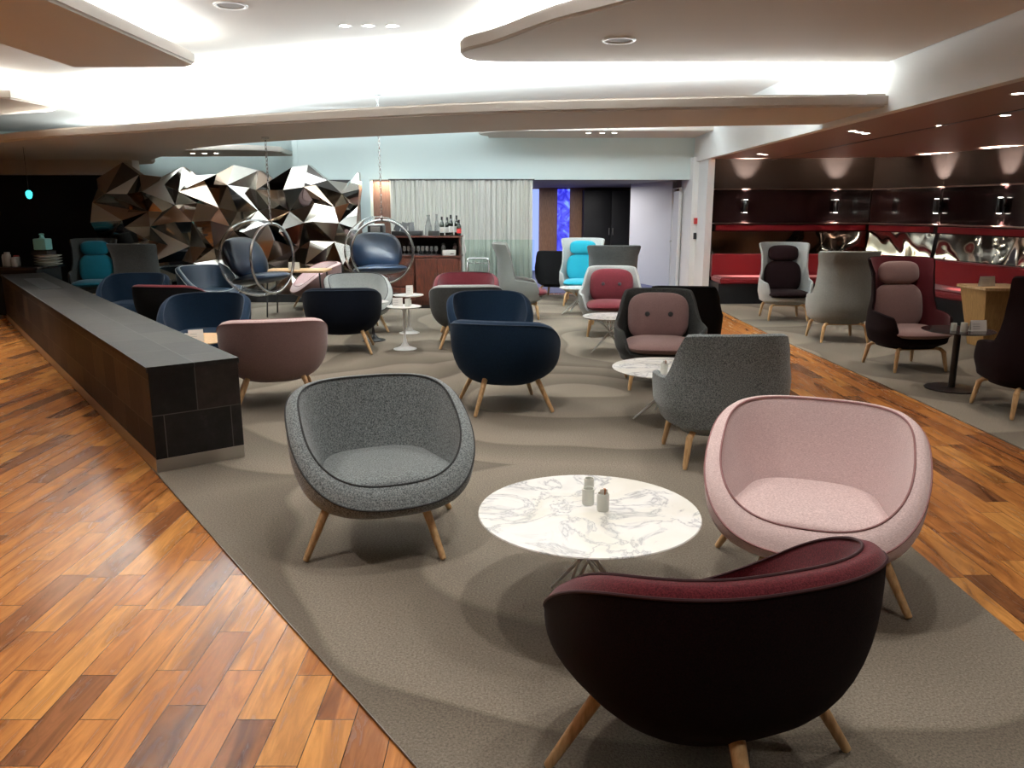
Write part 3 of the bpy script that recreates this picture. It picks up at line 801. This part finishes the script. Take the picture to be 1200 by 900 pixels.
# ------------------------------------------------------------------ CHAIRS
low_chair(-.67, 3.87, 22, 'grey melange low lounge chair with dark piping facing the veined marble table', GREY, PIPE_D, lr=-20)
low_chair(1.33, 3.34, -23, 'light pink low lounge chair facing the veined marble table', PINK, PIPE_P, lr=19)
low_chair(.575, 2.13, 198, 'burgundy low lounge chair with shade darkened shell seen from behind, closest to the camera', DBURG, PIPE_B, BURG, lr=32)
low_chair(-.06, 6.63, 166, 'navy low lounge chair seen from behind, oak legs visible, in the middle of the carpet', NAVY, PIPE_N, lr=28)
low_chair(-.24, 8.45, 8, 'navy low lounge chair facing the back of the other navy chair', NAVY, PIPE_N)
low_chair(-.56, 9.75, 184, 'dark grey low lounge chair with pale rim, behind the two navy chairs', DGREY, PIPE_L, LGREY)
low_chair(-.64, 11.1, 0, 'burgundy low lounge chair facing the pale rimmed grey chair', BURG, PIPE_B)
low_chair(-2.05, 6.75, 196, 'dusky pink low lounge chair seen from behind beside the slate divider end', DPINK, PIPE_P, PINK)
low_chair(-3.2, 8.25, 10, 'navy low lounge chair facing the oak table by the slate divider', NAVY, PIPE_N)
low_chair(-4.15, 9.75, 172, 'black low lounge chair with burgundy rim behind the slate divider', BLACKF, PIPE_B, BURG)
low_chair(-5.2, 10.95, 8, 'navy low lounge chair in front of the dark grey wing chair', NAVY, PIPE_N)
low_chair(-2.0, 9.35, 188, 'near black navy low lounge chair seen from behind, beside the white pedestal tables', DNAVY, PIPE_N, DNAVY)
low_chair(-2.12, 10.95, 22, 'light grey low lounge chair facing the white pedestal tables', LGREY, PIPE_D)
low_chair(-3.3, 13.5, -62, 'dusky pink low lounge chair side on between the two hanging bubble chairs', DPINK, PIPE_P, PINK)
low_chair(-4.85, 12.7, 48, 'dark blue leather low lounge chair beside the hanging bubble chair', LEATHERD, PIPE_L, LEATHERD)
GA = 'tufted cushion armchairs'; GW = 'high wing chairs'
tuft_chair('armchair', 1.39, 5.2, 183, 'grey wool armchair seen from behind, beside the wire based marble table', GREY, GREY, 'arm', GA)
tuft_chair('armchair', 1.40, 7.45, -5, 'dark grey armchair with dusky pink tufted cushions', DGREY, DPINK, 'arm', GA)
tuft_chair('armchair', 1.78, 8.35, 172, 'black armchair seen from behind, back to back with the pink cushioned one', BLACKF, BLACKF, 'arm', GA)
tuft_chair('armchair', 1.32, 10.6, -8, 'pale grey armchair with burgundy tufted cushions', LGREY, BURG, 'arm', GA)
tuft_chair('armchair', .88, 15.2, 160, 'small black armchair by the corridor opening, left of the turquoise cushioned chair', BLACKF, BLACKF, 'arm', GA, inner=OAKT)
tuft_chair('wing_chair', .12, 12.3, 90, 'grey wing chair side on with a burgundy seat cushion', WARMGREY, BURG, 'wing', GW)
tuft_chair('wing_chair', 1.22, 14.0, -8, 'pale grey wing chair with bright turquoise cushions', LGREY, TEAL, 'wing', GW)
tuft_chair('wing_chair', 1.47, 11.75, 178, 'dark grey wing chair seen from behind, before the turquoise cushioned chair', DGREY, DGREY, 'wing', GW)
tuft_chair('wing_chair', 4.17, 12.15, -4, 'pale grey wing chair with shade darkened burgundy cushions facing the wood strip', LGREY, DBURG, 'wing', GW)
tuft_chair('wing_chair', 4.19, 10.15, 178, 'warm grey wing chair seen from behind in the lounge', WARMGREY, WARMGREY, 'wing', GW, inner=LGREY)
tuft_chair('wing_chair', 4.18, 8.32, 8, 'dark burgundy wing chair with dusky pink cushions and oak legs', DBURG, DPINK, 'wing', GW, inner=BURG)
tuft_chair('wing_chair', 4.28, 6.42, 180, 'shade darkened burgundy wing chair seen from behind at the frame edge', DBURG, BURG, 'wing', GW, inner=BURG)
tuft_chair('wing_chair', -5.7, 12.3, 176, 'dark grey wing chair seen from behind near the mirror sculpture', DGREY, DGREY, 'wing', GW)
tuft_chair('wing_chair', -7.25, 13.85, 14, 'grey wing chair with deep teal cushions by the dark bar wall', DGREY, DTEAL, 'wing', GW)

# ------------------------------------------------------------------ TABLES
def top_prof(r, th): return [(.0001, 0), (r*.9, 0), (r*.97, th*.45), (r, th*.8), (r - .003, th), (.0001, th)]
def wire_table(x, y, r, h, label, topm=MARBLE, rz=0, rb=.27):
    t = thing('coffee_table', label, 'table', (x, y, 0), R(rz), 'round tables on crossed wire bases')
    part('tabletop', MB().lathe(top_prof(r, .022), (0, 0, h - .022), 64), topm, t)
    for k in range(4):
        a = k*pi/2
        f = Vector((rb*cos(a), rb*sin(a), .006))
        m = MB()
        for s in (-1, 1):
            b_ = a + pi + s*R(32)
            mid = Vector((.03*cos(a + s*.8), .03*sin(a + s*.8), h*.5))
            m.tube([f, mid, Vector((r*.5*cos(b_), r*.5*sin(b_), h - .022))], .0055, 8)
        part('leg', m, WIRE, t)
    return t
wire_table(.32, 3.12, .462, .42, 'large round veined marble coffee table between the three nearest lounge chairs', rz=45, rb=.2)
wire_table(1.24, 6.2, .44, .42, 'round marble coffee table on a white wire base beside the grey armchair', rz=188)
wire_table(1.16, 9.3, .33, .42, 'round white table on a wire base before the pale armchair with burgundy cushions', rz=30)
wire_table(1.06, 12.8, .3, .42, 'round white table on a wire base before the turquoise cushioned wing chair', rz=20)
def pedestal(x, y, r, h, label, m1, m2, rb=.14, stem=.014, flare=True, group='round pedestal tables'):
    t = thing('pedestal_table', label, 'table', (x, y, 0), 0, group)
    part('tabletop', MB().lathe(top_prof(r, .016), (0, 0, h - .016), 48), m1, t)
    if flare: p = [(.0001, 0), (rb, 0), (rb, .006), (rb*.8, .014), (rb*.4, .035), (stem*1.8, .08), (stem, .16), (stem*.95, h*.65), (stem*1.6, h - .06), (stem*3.5, h - .018), (.0001, h - .017)]
    else: p = [(.0001, 0), (rb, 0), (rb, .012), (stem + .01, .016), (stem, .02), (stem, h - .016), (.0001, h - .0155)]
    part('base', MB().lathe(p, n=36), m2, t)
    return t
GP = 'small white pedestal tables'
pedestal(-1.29, 9.45, .207, .52, 'small white pedestal table nearer of the pair, holding a menu card', WHITE, WHITE, group=GP)
pedestal(-1.40, 10.73, .207, .52, 'small white pedestal table farther of the pair, before the drinks cabinet', WHITE, WHITE, group=GP)
pedestal(-1.78, 10.1, .207, .50, 'small white topped table with a black base behind the dark navy chair', WHITE, BLACKM, .15, group=GP)
pedestal(4.13, 7.28, .31, .56, 'black round pedestal table between the two burgundy wing chairs', BLACKG, BLACKM, .23, .03, False)
pedestal(-3.0, 7.45, .36, .45, 'round oak topped table behind the slate divider between pink and navy chairs', OAKT, BLACKM, .2, .03, False)
pedestal(-4.35, 10.9, .26, .48, 'round dark table beside the far navy chair', OAKT, BLACKM, .2, .03, False)
t = thing('side_table', 'oblong oak topped table on thin black legs behind the hanging bubble chair', 'table', (-3.38, 12.6, 0))
part('tabletop', MB().box((0, 0, .705), (.95, .62, .03), bev=.005), OAKT, t)
for sx in (-1, 1):
    for sy in (-1, 1):
        part('leg', MB().tube([(sx*.40, sy*.24, .69), (sx*.44, sy*.28, .003)], [.013, .010], 8), BLACKM, t)
t = thing('cafe_table', 'square tapered oak table by the red bench', 'table', (5.9, 9.7, 0))
def taper(z0, w0, z1, w1): return MB().grid([[(sx*w/2, sy*w/2, z) for sx, sy in ((-1, -1), (1, -1), (1, 1), (-1, 1))] for z, w in ((z0, w0), (z1, w1))], True, True, True)
part('pedestal', taper(.0, .34, .70, .56), oak('golden_oak', (.45, .26, .09), (.62, .38, .15)), t, smooth=False)
part('tabletop', MB().box((0, 0, .72), (.62, .62, .035), bev=.004), OAKT, t)

# ------------------------------------------------------------------ TABLE ITEMS
def cup(x, y, z, r, h, label, sticks=False, name='cup', cat='cup'):
    t = thing(name, label, cat, (x, y, z))
    part('cup_body', MB().lathe([(.0001, 0), (r*.93, 0), (r, .006), (r, h), (r - .004, h), (r - .005, .008), (.0001, .008)], n=24), CERAMIC, t)
    if sticks:
        rnd = random.Random(5)
        for k in range(5):
            a = rnd.uniform(0, 6.28); q = r*.5
            part('sugar_stick', MB().tube([(q*cos(a)*.5, q*sin(a)*.5, .02), (q*cos(a), q*sin(a), h + .012 + .012*rnd.random())], .006, 6), TOBACCO if k % 2 else PAPER, t)
    return t
cup(.38, 3.13, .42, .026, .075, 'white cup filled with sugar sticks on the large marble table', True)
cup(.325, 3.20, .42, .026, .07, 'plain white cup beside the sugar sticks on the large marble table')
cup(.335, 3.275, .42, .022, .09, 'taller white pot standing farthest back on the large marble table', name='pot', cat='pot')
def menu(x, y, z, rz, label, w=.12, h=.10):
    t = thing('menu_card', label, 'menu card', (x, y, z), R(rz), 'small white menu cards on the tables')
    m = MB().grid([[(-w/2, -.025, 0), (w/2, -.025, 0)], [(-w/2, -.002, h), (w/2, -.002, h)], [(-w/2, .002, h), (w/2, .002, h)], [(-w/2, .025, 0), (w/2, .025, 0)]], False)
    m.box((0, 0, .003), (w, .05, .005))
    part('card', m, PAPER, t, key='mc%d%d' % (w*1000, h*1000))
    q = MB()
    for k in range(3): q.box((-w*.05 - w*.12, -.0235 + k*.0052, h*.25 + k*h*.2), (w*.45, .0012, .003))
    part('print', q, plain('grey_print', (.35, .35, .35), .6) if 'grey_print' not in bpy.data.materials else bpy.data.materials['grey_print'], t, key='mp%d%d' % (w*1000, h*1000))
    return t
cup(1.16, 5.93, .42, .028, .085, 'white cup with brown sticks on the wire based marble table', True)
cup(1.25, 5.97, .42, .028, .08, 'plain white cup on the wire based marble table behind the grey armchair')
menu(-1.36, 9.43, .52, 5, 'white menu card on the nearer white pedestal table')
cup(-1.24, 9.40, .52, .03, .09, 'white cup beside the menu card on the nearer pedestal table')
cup(-1.23, 9.50, .52, .026, .07, 'small white sugar pot on the nearer pedestal table', name='sugar_pot', cat='pot')
menu(-1.38, 10.70, .52, 15, 'upright white card on the farther white pedestal table', .09, .13)
menu(4.26, 7.2, .56, 4, 'white menu card on the black pedestal table', .15, .10)
cup(4.10, 7.14, .56, .03, .085, 'white pot beside the menu card on the black pedestal table', name='pot', cat='pot')
cup(4.05, 7.22, .56, .026, .07, 'small white cup on the black pedestal table')
menu(5.75, 9.65, .7375, 10, 'white card standing on the tapered oak table', .2, .12)
menu(-2.93, 7.28, .45, 28, 'white menu card on the oak topped table behind the divider', .13, .11)
cup(-3.06, 7.20, .45, .032, .09, 'white cup on the oak topped table behind the divider')
cup(-3.02, 7.30, .45, .028, .07, 'small white sugar pot on the oak topped table behind the divider', name='sugar_pot', cat='pot')
menu(-4.35, 10.85, .48, 10, 'white card on the dark round table by the far navy chair', .14, .10)
menu(-3.4, 12.5, .72, 0, 'white card on the oak table behind the bubble chair', .16, .12)

# ------------------------------------------------------------------ HANGING BUBBLE CHAIRS
def bubble(x, y, z, deg, label, top=3.25):
    t = thing('bubble_chair', label, 'hanging chair', (x, y, z), R(deg), 'hanging clear bubble chairs')
    r = .52; y0 = -.24; ro = math.sqrt(r*r - y0*y0)
    def sph():
        m = MB(); rows = []
        a0 = math.asin(-y0/r)          # polar cut
        for rr, sgn in ((r, 1), (r - .008, -1)):
            rw = []
            for i in range(25):
                ph = -a0 + (pi/2 + a0)*i/24
                rw.append([(rr*max(cos(ph), 1e-4)*cos(2*pi*j/56), rr*sin(ph), rr*max(cos(ph), 1e-4)*sin(2*pi*j/56)) for j in range(56)])
            rows.append(rw)
        m.grid(rows[0][::-1] + rows[1]); return m
    part('acrylic_shell', sph, ACRYL, t, key='bs', ang=80)
    part('ring', lambda: MB().tube([(ro*cos(2*pi*j/72), y0, ro*sin(2*pi*j/72)) for j in range(72)], .018, 12, True), CHROME, t, key='br')
    part('back_cushion', lambda: MB().pillow(.80, .60, .20, (0, .20, .0), R(-24), n=2.7), LEATHER, t, key='bk')
    part('seat_cushion', lambda: MB().pillow(.80, .62, .15, (0, -.03, -.27), R(82), n=2.8), LEATHER, t, key='bseat')
    H = top - z
    def chain():
        m = MB(); n = int((H - ro)/.05); top = H; a = ro + .01
        st = (top - a)/n
        for k in range(n):
            c = a + st*(k + .5); L2 = st*.72; w = .014
            pts = []
            for j in range(12):
                q = 2*pi*j/12
                u, v = w*cos(q), L2*sin(q)
                pts.append((u, y0, c + v) if k % 2 else (0, y0 + u, c + v))
            m.tube(pts, .004, 5, True)
        return m
    part('chain', chain, CHROME, t)
    part('chain_bracket', lambda: MB().tube([(0, y0, ro - .02), (0, y0, ro + .035)], .022, 10), CHROME, t, key='bbr')
    part('ceiling_plate', MB().lathe([(.0001, 0), (.05, 0), (.05, -.02), (.0001, -.022)], (0, y0, H)), CHROME, t)
    return t
bubble(-3.45, 10.9, 1.0, 70, 'clear hanging bubble chair with navy leather cushions turned sideways', 2.57)
bubble(-2.0, 12.1, 1.03, 22, 'clear hanging bubble chair with navy leather cushions facing forward by the drinks cabinet')

# ------------------------------------------------------------------ DRINKS CABINET
cb = thing('drinks_cabinet', 'rosewood drinks cabinet with open shelf, drawers and doors before the curtain', 'cabinet', (-1.61, 13.65, 0))
W2_ = 1.5; Dp = .5
part('carcass', MB().box((0, .02, .46), (W2_, Dp - .04, .80)), ROSEWOOD, cb, smooth=False)
part('plinth', MB().box((0, .02, .03), (W2_ - .06, Dp - .1, .06)), BLACKM, cb)
part('counter', MB().box((0, 0, .875), (W2_ + .02, Dp + .02, .03), bev=.003), ROSEWOOD, cb)
m = MB().box((0, .23, 1.04), (W2_, .02, .30)); 
part('back_panel', m, BLACKWALL, cb)
for s in (-1, 1): part('side_panel', MB().box((s*(W2_/2 - .012), 0, 1.04), (.024, Dp, .30)), ROSEWOOD, cb)
part('upper_shelf', MB().box((0, 0, 1.20), (W2_ + .04, Dp + .02, .028), bev=.003), ROSEWOOD, cb)
for k in range(3):
    dz = part('drawer', MB().box((-.38, -.245, .73 - k*.24), (.70, .02, .225), bev=.004), ROSEWOOD, cb, smooth=False)
    part('handle', MB().tube([(-.45, -.265, .75 - k*.24), (-.45, -.275, .75 - k*.24), (-.31, -.275, .75 - k*.24), (-.31, -.265, .75 - k*.24)], .006, 6), BLACKM, dz)
for k in range(2):
    dz = part('door', MB().box((.17 + k*.36, -.245, .49), (.35, .02, .70), bev=.004), ROSEWOOD, cb, smooth=False)
    part('handle', MB().tube([(.32 + k*.05, -.27, .48), (.32 + k*.05, -.27, .60)], .007, 6), BLACKM, dz)
zt = 1.2155; zm = .8915
def bottle(x, y, z, label, h=.31, lab=PAPER):
    t = thing('wine_bottle', label, 'bottle', (x, y, z), 0, 'wine bottles on the drinks cabinet')
    part('glass_body', MB().lathe([(.0001, 0), (.036, 0), (.038, .01), (.038, h*.58), (.03, h*.68), (.015, h*.76), (.0135, h*.97), (.016, h*.975), (.016, h), (.0001, h)], n=20), BOTTLE, t)
    part('paper_label', MB().lathe([(.0385, h*.16), (.0388, h*.17), (.0388, h*.45), (.0385, h*.46)], n=20), lab, t)
    part('capsule', MB().lathe([(.0145, h*.82), (.0172, h*.83), (.0172, h*1.002), (.0001, h*1.004)], n=14), BLACKP, t)
bottle(-1.17, 13.5, zt, 'dark wine bottle with white label, leftmost on the cabinet')
bottle(-1.09, 13.62, zt, 'dark wine bottle standing behind the two white labelled ones', .30)
bottle(-1.02, 13.5, zt, 'dark wine bottle with white label, second along the cabinet', .34)
bottle(-.93, 13.58, zt, 'tall dark wine bottle with a white label near the cabinet end', .33)
bottle(-.885, 13.48, zt, 'wine bottle with a red label at the cabinet end', .26, plain('red_label', (.5, .03, .03), .5))
t = thing('carafe', 'clear glass carafe on top of the drinks cabinet', 'carafe', (-1.40, 13.55, zt))
part('glass_body', MB().lathe([(.0001, 0), (.055, 0), (.06, .02), (.055, .16), (.028, .24), (.026, .31), (.032, .34), (.029, .34), (.023, .30), (.05, .16), (.054, .02), (.0001, .012)], n=24), GLASS, t)
t = thing('carafe', 'slim clear glass carafe beside the wine bottles', 'carafe', (-1.27, 13.65, zt))
part('glass_body', MB().lathe([(.0001, 0), (.04, 0), (.042, .02), (.04, .18), (.018, .26), (.018, .35), (.015, .35), (.015, .26), (.036, .18), (.038, .02), (.0001, .012)], n=24), GLASS, t)
t = thing('serving_tray', 'black tray of folded menus on the drinks cabinet', 'tray', (-1.75, 13.55, zt))
part('tray_base', MB().box((0, 0, .04), (.50, .3, .08), bev=.006), BLACKP, t)
for k in range(3):
    q = part('menu_holder', MB().box((0, 0, 0), (.10, .012, .15)), BLACKP, t); q.location = (-.16 + .11*k, 0, .145); q.rotation_euler = (R(-18), R(28 - 16*k), .3)
tag(part('caddy_box', MB().box((-1.30, 13.44, zt + .04), (.18, .1, .08), bev=.006), BLACKP), 'low black box before the carafes on the cabinet', 'box')
for k in range(8):
    g = thing('glass_tumbler', 'clear stemmed glass in the row on the cabinet shelf', 'glass', (-1.80 + .075*k, 13.50, zm), 0, 'row of glasses on the cabinet shelf')
    part('glass_bowl', lambda: MB().lathe([(.0001, .06), (.026, .075), (.03, .10), (.026, .15), (.024, .15), (.027, .10), (.022, .078), (.0001, .065)], n=16), GLASS, g, key='gb')
    part('stem', lambda: MB().lathe([(.0001, 0), (.028, 0), (.028, .003), (.005, .008), (.004, .06), (.0001, .062)], n=12), GLASS, g, key='gst')
t = thing('snack_box', 'white printed box on the cabinet shelf by the doors', 'box', (-1.05, 13.46, zm))
part('box_body', MB().box((0, 0, .045), (.22, .10, .09), bev=.004), PAPER, t)
part('print', MB().box((.05, -.0508, .03), (.06, .002, .012)), BLACKP, t)
for k, x in enumerate((-1.16, -.96)):
    t = thing('jar', ['clear glass jar at the left behind the snack box', 'clear glass jar at the right behind the snack box'][k], 'jar', (x, 13.6, zm), 0)
    part('glass_body', MB().lathe([(.0001, 0), (.04, 0), (.043, .01), (.043, .14), (.03, .155), (.03, .17), (.026, .17), (.026, .155), (.038, .135), (.038, .012), (.0001, .008)], n=18), GLASS, t)
    part('lid', MB().lathe([(.031, .17), (.033, .175), (.02, .195), (.0001, .2)], n=14), STEEL, t)
for k, x in enumerate((-2.13, -2.22)):
    cup(x, 13.5, zm, .045, .13, ['white jug on the cabinet shelf, nearer the glasses', 'white jug on the cabinet shelf, at its far end'][k], name='jug', cat='jug')
def cloth_mb():
    rows = []
    for i in range(15):
        u = i/14
        z = zt + .02 - (0 if u < .25 else (u - .25)*.42); x = -.86 + (u*.24 if u < .25 else .06 + .012*sin(u*9))
        rows.append([(x + .012*sin(j*1.3 + u*4), 13.43 + j*.012 + .008*sin(u*7 + j), z) for j in range(9)])
    r2 = [[(x + .006, y, z + .004) for x, y, z in r] for r in rows[::-1]]
    return MB().grid(rows + r2 + [rows[0]], False)
tag(part('tea_towel', cloth_mb(), PAPER), 'white cloth hanging over the end of the drinks cabinet', 'towel')
t = thing('coffee_machine', 'black and steel drinks dispenser on the drinks cabinet end', 'drinks dispenser', (-2.27, 13.55, zt - .0))
part('housing', MB().box((0, 0, .09), (.26, .28, .17), bev=.015), BLACKP, t)
part('front_panel', MB().box((0, -.145, .09), (.16, .015, .13), bev=.004), STEEL, t)
part('lid', MB().box((0, 0, .185), (.24, .24, .03), bev=.01), WHITE, t)
# luggage trolley
t = thing('trolley', 'chrome framed luggage trolley beside the drinks cabinet', 'trolley', (-.60, 14.2, 0))
for s in (-1, 1):
    part('side_frame', MB().tube([(s*.19, -.16, .05), (s*.19, -.16, .72), (s*.17, -.12, .79), (s*.17, .12, .79), (s*.19, .16, .72), (s*.19, .16, .05)], .012, 8), CHROME, t)
part('handle_bar', MB().tube([(-.17, 0, .80), (.17, 0, .80)], .016, 8), CHROME, t)
part('shelf', MB().box((0, 0, .18), (.36, .32, .02)), STEEL, t)
part('upper_shelf', MB().box((0, 0, .72), (.36, .32, .012)), GLASS, t)
for sx in (-1, 1):
    for sy in (-1, 1):
        part('castor', MB().lathe([(.0001, 0), (.02, .002), (.028, .025), (.02, .048), (.0001, .05)], (sx*.19, sy*.16, .002), 12), BLACKP, t)

# ------------------------------------------------------------------ LEFT BAR COUNTER and its things
ct = thing('bar_counter', 'dark bar counter beyond the end of the slate divider', 'counter', (-8.97, 12.9, 0))
part('body', MB().box((0, 0, .36), (3.0, .7, .72)), BLACKWALL, ct)
part('counter_top', MB().box((0, 0, .74), (3.1, .8, .04), bev=.004), BLACKG, ct)
t = thing('drink_dispenser', 'square teal drinks dispenser with a neck on the dark bar counter', 'dispenser', (-7.52, 12.9, 1.0))
part('tank', MB().box((0, 0, .10), (.20, .20, .18), bev=.02), TEALP, t)
part('neck', MB().lathe([(.05, .185), (.04, .20), (.03, .24), (.045, .25), (.03, .27), (.0001, .275)], n=16), TEALP, t)
tag(part('plate_stand', MB().box((-7.52, 12.9, .97), (.26, .26, .06), bev=.005), BLACKP), 'black stand under the teal dispenser', 'stand').location = (0, 0, 0)
for k in range(4):
    p = part('plate', lambda: MB().lathe([(.0001, 0), (.12, 0), (.20, .028), (.205, .034), (.12, .01), (.0001, .008)], n=32), CERAMIC, None, key='plate')
    p.location = (-7.45, 12.88, .76 + .045*k); tag(p, 'white plate in the stack on the dark bar counter', 'plate', 'stacked plates on the bar counter')
for k, (x, y, h) in enumerate(((-8.05, 12.8, .22), (-8.0, 12.95, .16), (-7.92, 12.75, .14), (-8.15, 12.9, .18))):
    t = thing('jar', ['tall glass jar on the bar counter beside the frame edge', 'glass jar with a red lid on the bar counter', 'short glass jar nearest the plates', 'glass jar half hidden at the counter back'][k], 'jar', (x, y, .76))
    part('glass_body', MB().lathe([(.0001, 0), (.05, 0), (.052, .01), (.052, h*.8), (.04, h*.88), (.0001, h*.9)], n=18), plain('milky_glass', (.5, .5, .48), .2) if k == 0 else bpy.data.materials['milky_glass'], t)
    part('lid', MB().lathe([(.042, h*.88), (.044, h*.9), (.04, h), (.0001, h)], n=16), [STEEL, REDP, STEEL, STEEL][k], t)
t = thing('pendant_lamp', 'small glowing turquoise pendant lamp above the dark bar', 'pendant lamp', (-7.4, 12.5, 1.87))
part('lamp_shade', MB().lathe([(.0001, -.07), (.03, -.055), (.047, -.01), (.045, .03), (.02, .06), (.0001, .06)], n=20), GLOWT, t)
part('cord', MB().tube([(0, 0, .06), (0, 0, .70)], .003, 6), BLACKM, t)
t = thing('floor_lamp', 'slim steel pole lamp at the bar counter', 'lamp', (-8.1, 12.4, 0))
part('pole', MB().tube([(0, 0, 0), (-.02, 0, 1.8)], .008, 8), STEEL, t)
part('base', MB().lathe([(.0001, 0), (.10, 0), (.10, .012), (.0001, .015)]), STEEL, t)

# ------------------------------------------------------------------ camera and view
cam = bpy.data.cameras.new('camera'); co = bpy.data.objects.new('camera', cam); col.objects.link(co)
co.location = (0, 0, 1.65); co.rotation_euler = (pi/2 - math.atan(205/930), 0, 0)
cam.sensor_width = 36; cam.lens = 930/1200*36; cam.clip_start = .05
scn.camera = co
vs = scn.view_settings; vs.view_transform = 'Standard'; vs.look = 'None'; vs.gamma = 1; vs.exposure = 0.65
try: vs.use_curve_mapping = False
except Exception: pass
scn.cycles.max_bounces = 8
scn.cycles.transmission_bounces = 10
scn.cycles.caustics_reflective = False; scn.cycles.caustics_refractive = False
scn.cycles.sample_clamp_indirect = 6
